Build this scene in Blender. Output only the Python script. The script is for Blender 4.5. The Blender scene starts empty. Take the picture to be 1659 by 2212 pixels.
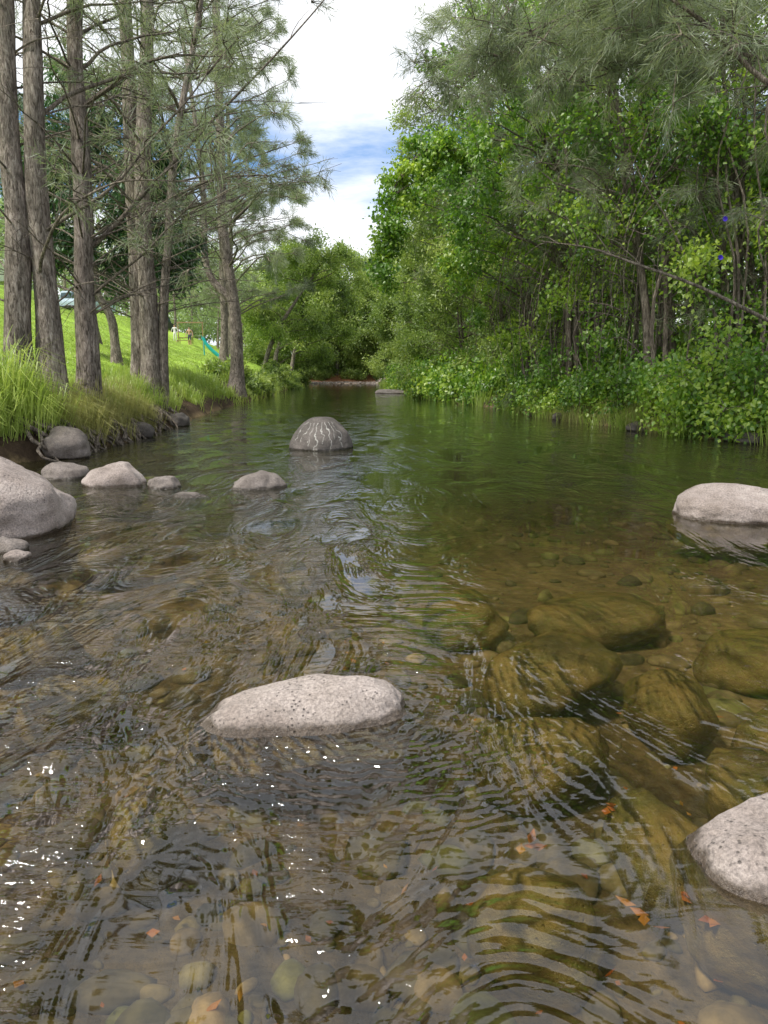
import bpy, bmesh, math, random
import numpy as np
from mathutils import Vector, noise, Matrix
rng=np.random.default_rng(7); random.seed(7)
S=bpy.context.scene
COL=S.collection
# ---------------------------------------------------------------- helpers
def link(o,parent=None):
    COL.objects.link(o)
    if parent is not None: o.parent=parent
    return o
def empty(name,loc=(0,0,0)):
    e=bpy.data.objects.new(name,None); e.location=loc; e.empty_display_size=.3
    return link(e)
def mesh_obj(name,V,F,mats,vals=None,midx=None,smooth=False,parent=None,col=None):
    V=np.asarray(V,dtype=np.float32); F=np.asarray(F,dtype=np.int32)
    me=bpy.data.meshes.new(name)
    M,k=F.shape
    me.vertices.add(len(V)); me.vertices.foreach_set('co',V.ravel())
    me.loops.add(M*k); me.loops.foreach_set('vertex_index',F.ravel())
    me.polygons.add(M); me.polygons.foreach_set('loop_start',np.arange(0,M*k,k,dtype=np.int32))
    for m in mats: me.materials.append(m)
    if midx is not None: me.polygons.foreach_set('material_index',np.asarray(midx,dtype=np.int32))
    me.update(calc_edges=True)
    me.polygons.foreach_set('use_smooth',np.full(M,bool(smooth)))
    if vals is not None:
        a=me.attributes.new('v','FLOAT','POINT'); a.data.foreach_set('value',np.asarray(vals,dtype=np.float32))
    if col is not None:
        a=me.attributes.new('Col','FLOAT_COLOR','POINT'); c=np.ones((len(V),4),dtype=np.float32); c[:,:3]=col
        a.data.foreach_set('color',c.ravel())
    return link(bpy.data.objects.new(name,me),parent)
_lat=rng.random((256,256))
def vn(x,y,s=0):
    x=np.asarray(x,float)+s*17.3; y=np.asarray(y,float)+s*31.7
    xi=np.floor(x).astype(int); yi=np.floor(y).astype(int); fx=x-xi; fy=y-yi
    fx=fx*fx*(3-2*fx); fy=fy*fy*(3-2*fy)
    g=lambda a,b:_lat[a%256,b%256]
    return (g(xi,yi)*(1-fx)+g(xi+1,yi)*fx)*(1-fy)+(g(xi,yi+1)*(1-fx)+g(xi+1,yi+1)*fx)*fy
def fbm(x,y,s=0,o=4):
    r=0;a=.5;f=1
    for i in range(o): r=r+a*vn(x*f,y*f,s+i);a*=.5;f*=2
    return r
def sstep(a,b,x):
    t=np.clip((x-a)/(b-a),0,1); return t*t*(3-2*t)
def norm(a): return a/np.maximum(np.linalg.norm(a,axis=-1,keepdims=True),1e-9)
# ---------------------------------------------------------------- terrain function
def xl(y):
    y=np.asarray(y,float)
    return np.interp(y,[-80,5,9,12,13.5,17.6,29.5,48,75,100,130,160],[-10,-8.3,-7.4,-6.6,-5.7,-5.8,-7,-8.2,-9.5,-11,-14,-20])+.5*(vn(y*.55,y*0,3)-.5)
def xr(y):
    y=np.asarray(y,float)
    return np.interp(y,[-80,8,12,15.8,19,25,33,42,51,75,100,130],[12,9.5,8.8,8.3,6.9,5.8,5.2,3.6,2.2,1.4,0,-2])+.6*(vn(y*.6,y*0,5)-.5)
def H0(x,y):
    x=np.asarray(x,float);y=np.asarray(y,float)
    dL=xl(y)-x; dR=x-xr(y); s=np.minimum(-dL,-dR)
    bed=-np.interp(s,[0,.4,2,5],[0,.15,.36,.5])*np.interp(y,[0,5,10,20],[.8,.85,1.1,1.6])+.06*(fbm(x*1.3,y*1.3,8)-.5)*np.clip(s,0,1)
    L=np.interp(dL,[0,.2,.6,.9,2,6,20,45,200],[0,.35,.55,.9,1.3,2.7,8,12,30])*(.8+.4*fbm(x*.5,y*.5,2)*sstep(9,4,dL)+.2*sstep(4,9,dL))+ .16*(fbm(x*2,y*2,4)-.5)*np.clip(dL*2,0,1)
    R=np.interp(dR,[0,.3,1.2,4,15,60,200],[0,.3,.7,1.2,2.5,8,22])*(.7+.6*fbm(x*.5,y*.5,6))
    z=np.where(dL>0,L,np.where(dR>0,R,bed))
    e=sstep(108,122,y)
    end=.12+1.6*sstep(121,128,y)+.03*np.clip(y-128,0,400)+.3*(fbm(x*.3,y*.3,9)-.5)*sstep(112,130,y)
    z=np.where((dL<=0)&(dR<=0), bed*(1-e)+end*e, np.maximum(z,0)*(1)+0*e)
    z=np.where(y>118,np.maximum(z,end*e),z)
    return z
PADS=[(x_,y_,r_,float(H0(np.array([x_]),np.array([y_]))[0])) for x_,y_,r_ in ((-24.3,62,2.6),(-24.6,83,2.6),(-36.5,69,3.4),(-20.1,75.8,1.2))]
def H(x,y):
    z=H0(x,y)
    for px_,py_,pr_,pz_ in PADS:
        w=sstep(pr_*1.9,pr_,np.hypot(np.asarray(x)-px_,np.asarray(y)-py_)); z=z*(1-w)+pz_*w
    return z
def Hs(x,y): return float(H(np.array([x]),np.array([y]))[0])
# ---------------------------------------------------------------- node helpers
def newmat(name):
    m=bpy.data.materials.new(name); m.use_nodes=True; nt=m.node_tree; nt.nodes.clear()
    out=nt.nodes.new('ShaderNodeOutputMaterial'); return m,nt,out
def N(nt,t,**kw):
    n=nt.nodes.new(t)
    for k,v in kw.items(): setattr(n,k,v)
    return n
def ramp(nt,src,stops):
    r=nt.nodes.new('ShaderNodeValToRGB'); e=r.color_ramp.elements
    while len(e)<len(stops): e.new(.5)
    for i,(p,c) in enumerate(stops):
        e[i].position=p; e[i].color=(c[0],c[1],c[2],1) if hasattr(c,'__len__') else (c,c,c,1)
    nt.links.new(src,r.inputs[0]); return r
def pos(nt,scale=(1,1,1)):
    g=N(nt,'ShaderNodeNewGeometry'); m=N(nt,'ShaderNodeMapping'); m.inputs['Scale'].default_value=scale
    nt.links.new(g.outputs['Position'],m.inputs['Vector']); return m.outputs[0]
def noiset(nt,vec,scale,detail=4,rough=.6,dist=0):
    n=N(nt,'ShaderNodeTexNoise'); n.inputs['Scale'].default_value=scale;n.inputs['Detail'].default_value=detail
    n.inputs['Roughness'].default_value=rough; n.inputs['Distortion'].default_value=dist
    nt.links.new(vec,n.inputs['Vector']); return n.outputs['Fac']
def math_(nt,op,a,b=None,c=None):
    m=N(nt,'ShaderNodeMath',operation=op)
    for i,x in enumerate((a,b,c)):
        if x is None: continue
        if isinstance(x,(int,float)): m.inputs[i].default_value=x
        else: nt.links.new(x,m.inputs[i])
    return m.outputs[0]
def mixc(nt,f,a,b,mode='MIX'):
    m=N(nt,'ShaderNodeMix',data_type='RGBA',blend_type=mode)
    for i,x in ((0,f),(6,a),(7,b)):
        if isinstance(x,(int,float)): m.inputs[i].default_value=x
        elif isinstance(x,tuple): m.inputs[i].default_value=(*x[:3],1)
        else: nt.links.new(x,m.inputs[i])
    return m.outputs[2]
def leafmat(name,dark,mid,light,trans=.35,gloss=.06,nscale=.6,namp=.8):
    m,nt,out=newmat(name)
    at=N(nt,'ShaderNodeAttribute',attribute_name='v')
    n=noiset(nt,pos(nt),nscale,2)
    f=math_(nt,'ADD',math_(nt,'MULTIPLY',at.outputs['Fac'],.75),math_(nt,'MULTIPLY',math_(nt,'SUBTRACT',n,.38),namp))
    r=ramp(nt,f,[(0,dark),(.45,mid),(1,light)])
    d=N(nt,'ShaderNodeBsdfDiffuse'); t=N(nt,'ShaderNodeBsdfTranslucent'); g=N(nt,'ShaderNodeBsdfGlossy'); g.inputs['Roughness'].default_value=.45
    nt.links.new(r.outputs[0],d.inputs[0])
    tc2=mixc(nt,1,r.outputs[0],(1.5,1.5,.9),'MULTIPLY')
    nt.links.new(tc2,t.inputs[0])
    a=N(nt,'ShaderNodeMixShader'); a.inputs[0].default_value=trans
    nt.links.new(d.outputs[0],a.inputs[1]);nt.links.new(t.outputs[0],a.inputs[2])
    b=N(nt,'ShaderNodeMixShader'); b.inputs[0].default_value=gloss
    nt.links.new(a.outputs[0],b.inputs[1]);nt.links.new(g.outputs[0],b.inputs[2])
    nt.links.new(b.outputs[0],out.inputs[0]); return m
def simple(name,c,rough=.6,metal=0,var=.15,scale=8):
    m,nt,out=newmat(name); p=N(nt,'ShaderNodeBsdfPrincipled'); p.inputs['Roughness'].default_value=rough;p.inputs['Metallic'].default_value=metal
    n=noiset(nt,pos(nt),scale,3); r=ramp(nt,n,[(.3,tuple(x*(1-var) for x in c)),(.7,tuple(min(1,x*(1+var)) for x in c))])
    nt.links.new(r.outputs[0],p.inputs['Base Color']); nt.links.new(p.outputs[0],out.inputs[0]); return m
def barkmat(name,c1,c2,c3):
    m,nt,out=newmat(name); p=N(nt,'ShaderNodeBsdfPrincipled'); p.inputs['Roughness'].default_value=.95
    p.inputs['Specular IOR Level'].default_value=.15
    n1=noiset(nt,pos(nt,(1,1,.22)),24,6,.7,.9); n2=noiset(nt,pos(nt),1.7,4); n3=noiset(nt,pos(nt,(1,1,.6)),60,3); n4=noiset(nt,pos(nt,(1,1,.3)),6,4,.6,1)
    r=ramp(nt,n1,[(.36,c1),(.5,c2),(.66,c3)])
    r2=ramp(nt,n2,[(.35,.7),(.65,1.2)]); r3=ramp(nt,n4,[(.35,.65),(.6,1.15)])
    c=mixc(nt,1,r.outputs[0],r2.outputs[0],'MULTIPLY'); c=mixc(nt,1,c,r3.outputs[0],'MULTIPLY')
    nt.links.new(c,p.inputs['Base Color'])
    b=N(nt,'ShaderNodeBump'); b.inputs['Strength'].default_value=1; b.inputs['Distance'].default_value=.06
    nt.links.new(math_(nt,'ADD',n1,math_(nt,'MULTIPLY',n3,.3)),b.inputs['Height']); nt.links.new(b.outputs[0],p.inputs['Normal'])
    nt.links.new(p.outputs[0],out.inputs[0]); return m
BARK=barkmat('bark',(.07,.055,.045),(.27,.225,.195),(.48,.42,.38))
BARKD=barkmat('bark_thin',(.08,.065,.055),(.21,.175,.145),(.38,.33,.28))
NEED=leafmat('casuarina_needles',(.07,.095,.062),(.18,.22,.14),(.34,.39,.25),.42,.05)
VINE=leafmat('vine_leaves',(.025,.07,.01),(.13,.27,.03),(.44,.56,.08),.48,.06,.4,1.1)
VINEF=leafmat('hazed_tree_leaves',(.055,.095,.03),(.19,.28,.065),(.43,.51,.15),.45,.05,.3,1.0)  # farther foliage: haze painted in as lighter, less saturated greens
DARKL=leafmat('dark_leaves',(.012,.045,.014),(.035,.10,.028),(.09,.2,.05),.3,.1,.6)
FARL=leafmat('hazed_distant_leaves',(.13,.17,.10),(.25,.33,.16),(.42,.5,.24),.4,.03,.08)  # pale leaf colours carry the distance haze
GRASS=leafmat('grass_blades',(.07,.13,.025),(.25,.36,.06),(.50,.57,.18),.42,.06,.5)
DRYG=leafmat('dry_grass',(.13,.13,.04),(.28,.29,.10),(.46,.43,.2),.35,.04,.8)
# rock
def rockmat(name,c1,c2,c3,streak=False,pits=.85):
    m,nt,out=newmat(name); p=N(nt,'ShaderNodeBsdfPrincipled')
    P=pos(nt); n1=noiset(nt,P,3.2,8,.65); n2=noiset(nt,P,70,4,.8); 
    v=N(nt,'ShaderNodeTexVoronoi'); v.inputs['Scale'].default_value=42; nt.links.new(P,v.inputs['Vector'])
    pit=ramp(nt,v.outputs['Distance'],[(.10,.25),(.26,1.0)])
    gate=ramp(nt,noiset(nt,P,6,3),[(.45,0),(.55,1)])
    pitm=mixc(nt,gate.outputs[0],(1,1,1),pit.outputs[0])
    r=ramp(nt,n1,[(.3,c1),(.52,c2),(.72,c3)]); sp=ramp(nt,n2,[(.32,.5),(.5,1.0),(.68,1.5)])
    c=mixc(nt,1,r.outputs[0],sp.outputs[0],'MULTIPLY'); c=mixc(nt,pits,c,pitm,'MULTIPLY')
    if streak:
        at=N(nt,'ShaderNodeAttribute',attribute_name='v'); c=mixc(nt,at.outputs['Fac'],c,(.45,.44,.41))
    g=N(nt,'ShaderNodeNewGeometry'); sx=N(nt,'ShaderNodeSeparateXYZ'); nt.links.new(g.outputs['Position'],sx.inputs[0])
    z=math_(nt,'ADD',sx.outputs['Z'],math_(nt,'MULTIPLY',math_(nt,'SUBTRACT',noiset(nt,P,9,4),.5),.07))
    w=ramp(nt,z,[(.022,1),(.045,0)])
    wc=mixc(nt,1,c,(.3,.27,.23),'MULTIPLY')
    c2_=mixc(nt,w.outputs[0],c,wc)
    zz=ramp(nt,math_(nt,'ADD',sx.outputs['Z'],1),[(.93,1),(1.0,0)])
    alg=ramp(nt,noiset(nt,P,4,5,.65),[(.35,(.13,.12,.04)),(.6,(.25,.18,.07))])
    c3_=mixc(nt,zz.outputs[0],c2_,alg.outputs[0])
    nt.links.new(c3_,p.inputs['Base Color'])
    rr=ramp(nt,w.outputs[0],[(0,.85),(1,.2)]); nt.links.new(rr.outputs[0],p.inputs['Roughness'])
    b=N(nt,'ShaderNodeBump'); b.inputs['Distance'].default_value=.025; b.inputs['Strength'].default_value=.9
    h=math_(nt,'ADD',math_(nt,'ADD',noiset(nt,P,14,6,.7),math_(nt,'MULTIPLY',n2,.35)),math_(nt,'MULTIPLY',pitm,.4))
    nt.links.new(h,b.inputs['Height']); nt.links.new(b.outputs[0],p.inputs['Normal'])
    nt.links.new(p.outputs[0],out.inputs[0]); return m
ROCK=rockmat('pale_rock',(.18,.145,.125),(.28,.235,.215),(.38,.33,.305))
ROCK2=rockmat('grey_rock',(.11,.09,.08),(.17,.145,.13),(.25,.215,.2))
ROCK3=rockmat('dark_basalt',(.055,.048,.043),(.095,.083,.075),(.15,.13,.12),streak=True)
ROCK4=rockmat('pitted_rock',(.19,.15,.13),(.29,.245,.22),(.39,.335,.31),pits=1.0)
# ---------------------------------------------------------------- world, sun, camera
W=bpy.data.worlds.new('World'); S.world=W; W.use_nodes=True; nt=W.node_tree; nt.nodes.clear()
out=N(nt,'ShaderNodeOutputWorld'); bg=N(nt,'ShaderNodeBackground'); bg.inputs[1].default_value=.15
sky=N(nt,'ShaderNodeTexSky'); sky.sky_type='NISHITA'; sky.sun_disc=False; sky.sun_elevation=math.radians(56); sky.sun_rotation=math.radians(232)
tc=N(nt,'ShaderNodeTexCoord'); mp=N(nt,'ShaderNodeMapping'); mp.inputs['Scale'].default_value=(1,1,3.2); nt.links.new(tc.outputs['Generated'],mp.inputs[0])
cn=noiset(nt,mp.outputs[0],2.3,9,.6,.3)
sp=N(nt,'ShaderNodeSeparateXYZ'); nt.links.new(tc.outputs['Generated'],sp.inputs[0])
dip=ramp(nt,sp.outputs['Z'],[(.165,1),(.215,0.0),(.28,0.0),(.345,1)])
cc=math_(nt,'ADD',cn,math_(nt,'MULTIPLY',math_(nt,'SUBTRACT',dip.outputs[0],.45),.36))
cr=ramp(nt,cc,[(.34,0),(.56,1)])
cn2=noiset(nt,mp.outputs[0],5,7,.6)
cloud=ramp(nt,cn2,[(.3,(6.0,6.5,7.2)),(.6,(9.0,9.1,9.3))])
skb=mixc(nt,.65,sky.outputs[0],(1.0,2.9,6.6))
mx=mixc(nt,cr.outputs[0],skb,cloud.outputs[0])
nt.links.new(mx,bg.inputs[0]); nt.links.new(bg.outputs[0],out.inputs[0])
sl=bpy.data.lights.new('sun','SUN'); sl.energy=4.8; sl.angle=math.radians(8); sl.color=(1,.95,.86)
so=link(bpy.data.objects.new('sun',sl)); az=math.radians(232); el=math.radians(56)
sd=Vector((math.sin(az)*math.cos(el),math.cos(az)*math.cos(el),math.sin(el)))
so.rotation_euler=sd.to_track_quat('Z','Y').to_euler(); so.location=(-20,-20,30)
cam=bpy.data.cameras.new('camera'); co=link(bpy.data.objects.new('camera',cam)); co.location=(0,0,1.5); co.rotation_euler=(math.radians(79.3),0,0)
cam.sensor_fit='VERTICAL'; cam.sensor_height=36; cam.lens=25.7; cam.clip_end=3000; cam.clip_start=.05; S.camera=co
S.view_settings.view_transform='Standard'; S.view_settings.look='None'; S.view_settings.exposure=0
# ---------------------------------------------------------------- ground
def axis(segs):
    a=[]
    for s,e,st in segs: a+=list(np.arange(s,e,st))
    a.append(segs[-1][1]); return np.array(a)
gx=axis([(-900,-200,50),(-200,-60,8),(-60,-20,1.0),(-20,-9.5,.3),(-9.5,9.5,.16),(9.5,20,.5),(20,60,2.5),(60,200,10),(200,900,50)])
gy=axis([(-200,-20,15),(-20,0,1),(0,34,.16),(34,60,.35),(60,135,.8),(135,250,5),(250,1500,60)])
X,Y=np.meshgrid(gx,gy); Z=H(X,Y)
nx,ny=len(gx),len(gy); V=np.stack([X,Y,Z],-1).reshape(-1,3)
i=np.arange(nx*ny).reshape(ny,nx); F=np.stack([i[:-1,:-1],i[:-1,1:],i[1:,1:],i[1:,:-1]],-1).reshape(-1,4)
x,y,z=V.T; dL=xl(y)-x; dR=x-xr(y)
def C(*c): return np.array(c)[None,:]
n1=fbm(x*.8,y*.8,11)[:,None]; n2=fbm(x*.25,y*.25,12)[:,None]
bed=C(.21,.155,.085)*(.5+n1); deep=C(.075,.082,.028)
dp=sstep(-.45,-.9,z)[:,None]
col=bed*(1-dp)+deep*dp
lawn=C(.25,.40,.06)*(.75+.5*n1)+C(.05,.03,.01)*n2
earth=C(.075,.052,.035)*(.6+.8*n1)
litter=C(.06,.06,.03)*(.6+.8*n1)
mL=(sstep(1.1,2.2,dL+.8*(n1[:,0]-.5)))[:,None]
left=earth*(1-mL)+lawn*mL
mR=sstep(2,25,dR)[:,None]; right=litter*(1-mR)+C(.09,.16,.035)*mR
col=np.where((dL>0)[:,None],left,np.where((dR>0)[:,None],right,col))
g=sstep(110,119,y)[:,None]*((dL<=0)&(dR<=0))[:,None]
gr=C(.3,.24,.2)*(1-sstep(121,123,y)[:,None])+C(.28,.13,.07)*sstep(121,123,y)[:,None]
gr=gr*(1-sstep(126,130,y)[:,None])+C(.14,.24,.04)*sstep(126,130,y)[:,None]
col=col*(1-g)+gr*g
m,nt,out=newmat('ground'); p=N(nt,'ShaderNodeBsdfPrincipled'); p.inputs['Roughness'].default_value=.95; p.inputs['Specular IOR Level'].default_value=.1
at=N(nt,'ShaderNodeAttribute',attribute_name='Col'); P=pos(nt)
r=ramp(nt,noiset(nt,P,11,8,.75),[(.3,.5),(.5,1),(.7,1.5)]); r2=ramp(nt,noiset(nt,P,.6,4),[(.35,.75),(.65,1.2)])
c=mixc(nt,1,at.outputs['Color'],r.outputs[0],'MULTIPLY'); c=mixc(nt,1,c,r2.outputs[0],'MULTIPLY')
nt.links.new(c,p.inputs['Base Color']); b=N(nt,'ShaderNodeBump'); b.inputs['Distance'].default_value=.06
nt.links.new(noiset(nt,P,9,8,.7),b.inputs['Height']); nt.links.new(b.outputs[0],p.inputs['Normal']); nt.links.new(p.outputs[0],out.inputs[0])
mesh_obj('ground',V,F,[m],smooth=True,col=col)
# ---------------------------------------------------------------- water
m,nt,out=newmat('river_water')
g=N(nt,'ShaderNodeNewGeometry'); sx=N(nt,'ShaderNodeSeparateXYZ'); nt.links.new(g.outputs['Position'],sx.inputs[0])
def mr(v,a,b,c_,d_):
    q=N(nt,'ShaderNodeMapRange'); q.interpolation_type='SMOOTHSTEP'
    for i_,x_ in enumerate((a,b,c_,d_)): q.inputs[i_+1].default_value=x_
    nt.links.new(v,q.inputs[0]); return q.outputs[0]
amp=math_(nt,'ADD',mr(sx.outputs['Y'],2.0,8,1.1,.32),mr(sx.outputs['Y'],9,40,0,-.2))
calm=math_(nt,'MAXIMUM',mr(sx.outputs['X'],.2,.9,1.15,.22),mr(sx.outputs['Y'],6.5,10,0,.8))
streak=mr(noiset(nt,pos(nt,(1.1,.5,1)),1.1,4,.6,1.6),.40,.62,.10,1.6)
fine=noiset(nt,pos(nt,(.6,2.0,1)),6.8,2,.45,.7)
mid=noiset(nt,pos(nt,(.5,1.7,1)),2.6,1.5,.4,.5)
vf=noiset(nt,pos(nt,(.9,1.9,1)),19,1.5,.5,1.2)
wv=N(nt,'ShaderNodeTexWave',wave_type='RINGS',rings_direction='SPHERICAL'); wv.inputs['Scale'].default_value=5.5; wv.inputs['Distortion'].default_value=9; wv.inputs['Detail'].default_value=2; wv.inputs['Detail Scale'].default_value=1.3
mpw=N(nt,'ShaderNodeMapping'); mpw.inputs['Location'].default_value=(.1,-3.1,0); nt.links.new(g.outputs['Position'],mpw.inputs[0]); nt.links.new(mpw.outputs[0],wv.inputs[0])
ln=N(nt,'ShaderNodeVectorMath',operation='LENGTH'); nt.links.new(mpw.outputs[0],ln.inputs[0])
wm=math_(nt,'MULTIPLY',mr(ln.outputs['Value'],.35,1.4,.4,0),mr(sx.outputs['Y'],2.6,3.4,1,.15))
h=math_(nt,'MULTIPLY',math_(nt,'ADD',math_(nt,'ADD',math_(nt,'MULTIPLY',fine,1.0),math_(nt,'MULTIPLY',mid,1.6)),math_(nt,'MULTIPLY',math_(nt,'MULTIPLY',vf,streak),.16)),math_(nt,'MULTIPLY',math_(nt,'MULTIPLY',amp,streak),calm))
h=math_(nt,'ADD',h,math_(nt,'MULTIPLY',wv.outputs['Fac'],wm))
b=N(nt,'ShaderNodeBump'); b.inputs['Strength'].default_value=1; b.inputs['Distance'].default_value=.026; nt.links.new(h,b.inputs['Height'])
fr=N(nt,'ShaderNodeFresnel'); fr.inputs['IOR'].default_value=1.68; nt.links.new(b.outputs[0],fr.inputs['Normal'])
gl=N(nt,'ShaderNodeBsdfGlossy'); gl.inputs['Roughness'].default_value=.04; gl.inputs[0].default_value=(.98,.99,1,1); nt.links.new(b.outputs[0],gl.inputs['Normal'])
tr=N(nt,'ShaderNodeBsdfTransparent'); tr.inputs[0].default_value=(.84,.80,.62,1)
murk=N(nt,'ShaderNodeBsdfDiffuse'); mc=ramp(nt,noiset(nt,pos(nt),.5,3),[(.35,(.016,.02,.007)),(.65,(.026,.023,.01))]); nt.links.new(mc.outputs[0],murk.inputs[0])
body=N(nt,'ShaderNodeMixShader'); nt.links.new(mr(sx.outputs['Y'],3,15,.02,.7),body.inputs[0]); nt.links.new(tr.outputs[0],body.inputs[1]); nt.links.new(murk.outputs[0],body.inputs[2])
mxs=N(nt,'ShaderNodeMixShader'); nt.links.new(fr.outputs[0],mxs.inputs[0]); nt.links.new(body.outputs[0],mxs.inputs[1]); nt.links.new(gl.outputs[0],mxs.inputs[2]); nt.links.new(mxs.outputs[0],out.inputs[0])
mesh_obj('river_water',[(-14,-60,0),(14,-60,0),(14,119,0),(-14,119,0)],[(0,1,2,3)],[m])
# ---------------------------------------------------------------- rocks
def rock(name,X,Y,zc,sx,sy,sz,rot=0,seed=0,sub=5,mat=ROCK,amp=.16,tilt=(0,0),p=2.4,streak=False,cuts=5):
    bm=bmesh.new(); bmesh.ops.create_icosphere(bm,subdivisions=sub,radius=1)
    R=Matrix.Rotation(rot,3,'Z')@Matrix.Rotation(tilt[0],3,'X')@Matrix.Rotation(tilt[1],3,'Y')
    vals=[]; o=Vector((seed*3.1,seed*7.7,seed*1.3)); rr=random.Random(seed)
    pl=[(Vector((rr.gauss(0,1),rr.gauss(0,1),rr.gauss(.3,1))).normalized(),.80+.12*rr.random()) for _ in range(cuts)]
    for v in bm.verts:
        c=v.co.normalized(); k=(abs(c.x)**p+abs(c.y)**p+abs(c.z)**p)**(-1/p); q=c*k
        for nn,dd in pl:
            e=q.dot(nn)-dd
            if e>0: q=q-nn*e*.75
        d=noise.noise(c*1.1+o)*amp*1.5+noise.noise(c*2.6+o)*amp*.6+noise.noise(c*7+o)*amp*.16+noise.noise(c*18+o)*amp*.07
        q=q*(1+d)
        if streak:
            a=math.atan2(c.y,c.x)+.16*noise.noise(c*4+o)+.05*noise.noise(c*13+o); s=0
            for a0,w,zm in ((-1.85,.017,.0),(-2.1,.011,.25),(-2.4,.012,.4),(-1.62,.011,.3),(-1.38,.019,.05),(-1.15,.01,.3),(-.9,.013,.2),(-2.75,.012,.35),(2.6,.02,.3),(.6,.02,.2)):
                if .9>c.z>zm+.15*noise.noise(c*9) :
                    dd=abs((a-a0+math.pi)%(2*math.pi)-math.pi)*math.sqrt(max(0,1-c.z*c.z))
                    s=max(s,1-min(1,dd/(w*(.9+.6*noise.noise(c*6)))))
            vals.append(min(1,s*1.5)*.8)
        v.co=R@Vector((q.x*sx,q.y*sy,q.z*sz))
    me=bpy.data.meshes.new(name); bm.to_mesh(me); bm.free()
    for pl_ in me.polygons: pl_.use_smooth=True
    if streak:
        a=me.attributes.new('v','FLOAT','POINT'); a.data.foreach_set('value',vals)
    me.materials.append(mat); ob=bpy.data.objects.new(name,me); ob.location=(X,Y,zc); return link(ob)
rock('river_rock',-.37,3.08,-.10,.53,.29,.22,.10,4,6,ROCK4,.12,(0,-.12))
rock('river_boulder',-1.29,15.0,-.08,.70,.62,.72,.2,2,7,ROCK3,.08,p=1.85,streak=True,cuts=3)
rock('river_rock',-1.70,9.75,-.08,.40,.3,.31,.1,9,5,ROCK2,.12)
rock('river_rock',-2.95,9.7,-.05,.23,.18,.21,.4,5,5,ROCK2,.14)
rock('river_rock',-2.42,9.0,-.07,.24,.14,.11,.0,6,5,ROCK2,.12)
rock('river_rock',-3.72,10.0,-.08,.42,.32,.38,.0,7,5,ROCK,.12)
rock('river_rock',-4.7,10.7,-.06,.34,.3,.3,.0,8,5,ROCK2,.12)
rock('river_boulder',-4.05,7.1,.16,.88,.75,.58,.35,12,6,ROCK,.13)
rock('river_rock',-3.03,5.85,0,.11,.09,.07,.0,13,4,ROCK)
rock('river_rock',-3.25,6.15,0,.16,.12,.12,.0,14,4,ROCK2)
rock('river_boulder',3.92,7.75,-.06,.80,.5,.36,-.1,15,6,ROCK,.14)
rock('river_rock',1.32,2.10,-.15,.36,.28,.28,.3,16,6,ROCK,.10,p=3)
rock('river_rock',-5.75,13.2,.2,.42,.35,.35,.2,17,5,ROCK2,.12)
rock('river_rock',.5,58,-.05,1.2,.6,.35,0,19,4,ROCK,.14)
for k,(yy,s) in enumerate([(16.1,.3),(16.6,.2),(19.6,.34),(24.5,.25)]): rock('bank_rock',float(xr(yy))-.1,yy,.06,s,s*.7,s*.7,k*1.3,30+k,4,ROCK3,.16)
for k,(yy,s) in enumerate([(17.6,.3),(21.5,.35)]): rock('bank_rock',float(xl(yy))+.05,yy,.12,s,s*.7,s*.8,k*1.1,50+k,4,ROCK3,.16)
for k,(a,b_,s,d) in enumerate([(.95,4.0,.45,.02),(.72,3.1,.32,.05),(-.88,2.5,.22,.04),(-1.64,3.6,.28,.06),(1.02,2.4,.24,.05),(1.55,2.7,.3,.03),(1.6,5.2,.5,.1),(.6,5.2,.4,.12),(-3.1,5.6,.35,.02),(-2.6,6.6,.3,.02),(2.4,4.4,.4,.1),(-2.3,4.5,.35,.1),(1.5,3.6,.3,.06),(.5,2.1,.22,.1),(2.0,3.3,.3,.08)]):
    rock('submerged_rock',a,b_,-.2-d,s,s*.75,.2,random.random()*3,70+k,4,ROCK2,.15)
bm=bmesh.new(); bmesh.ops.create_icosphere(bm,subdivisions=2,radius=1); iv=np.array([v.co[:] for v in bm.verts]); iff=np.array([[v.index for v in f.verts] for f in bm.faces]); bm.free()
def stones(name,PX,PY,sz,mat,sink=.2,parent=None):
    n=len(PX); a=rng.random(n)*6.28; V=np.repeat(iv[None],n,0)
    ph=rng.random((n,1,3))*6; V=V*(1+.16*np.sin(V[:,:,[1,2,0]]*2.3+ph)+.08*np.sin(V[:,:,[2,0,1]]*5+ph))
    sc=np.stack([sz,sz*(.55+.4*rng.random(n)),sz*(.3+.3*rng.random(n))],-1); V=V*sc[:,None]
    c,s=np.cos(a)[:,None],np.sin(a)[:,None]; V=np.stack([V[...,0]*c-V[...,1]*s,V[...,0]*s+V[...,1]*c,V[...,2]],-1)
    z=H(PX,PY)+sz*sink; V=V+np.stack([PX,PY,z],-1)[:,None]
    F=(iff[None]+(np.arange(n)*len(iv))[:,None,None]).reshape(-1,3)
    return mesh_obj(name,V.reshape(-1,3),F,[mat],vals=np.repeat(rng.random(n),len(iv)),smooth=True,parent=parent)
m,nt,out=newmat('riverbed_stone'); p=N(nt,'ShaderNodeBsdfPrincipled'); p.inputs['Roughness'].default_value=.8
at=N(nt,'ShaderNodeAttribute',attribute_name='v'); r=ramp(nt,at.outputs['Fac'],[(0,(.08,.07,.035)),(.4,(.15,.12,.065)),(.7,(.23,.17,.095)),(.9,(.16,.165,.06)),(1,(.34,.24,.14))])
r2=ramp(nt,noiset(nt,pos(nt),10,6,.7),[(.3,.5),(.7,1.5)]); nt.links.new(mixc(nt,1,r.outputs[0],r2.outputs[0],'MULTIPLY'),p.inputs['Base Color']); nt.links.new(p.outputs[0],out.inputs[0]); BEDST=m
n=3400; PY=.6+rng.random(n)**1.6*12; PX=(rng.random(n)-.5)*2*(1.2+PY*.62); sz=.02+.12*rng.random(n)**3.0
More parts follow.
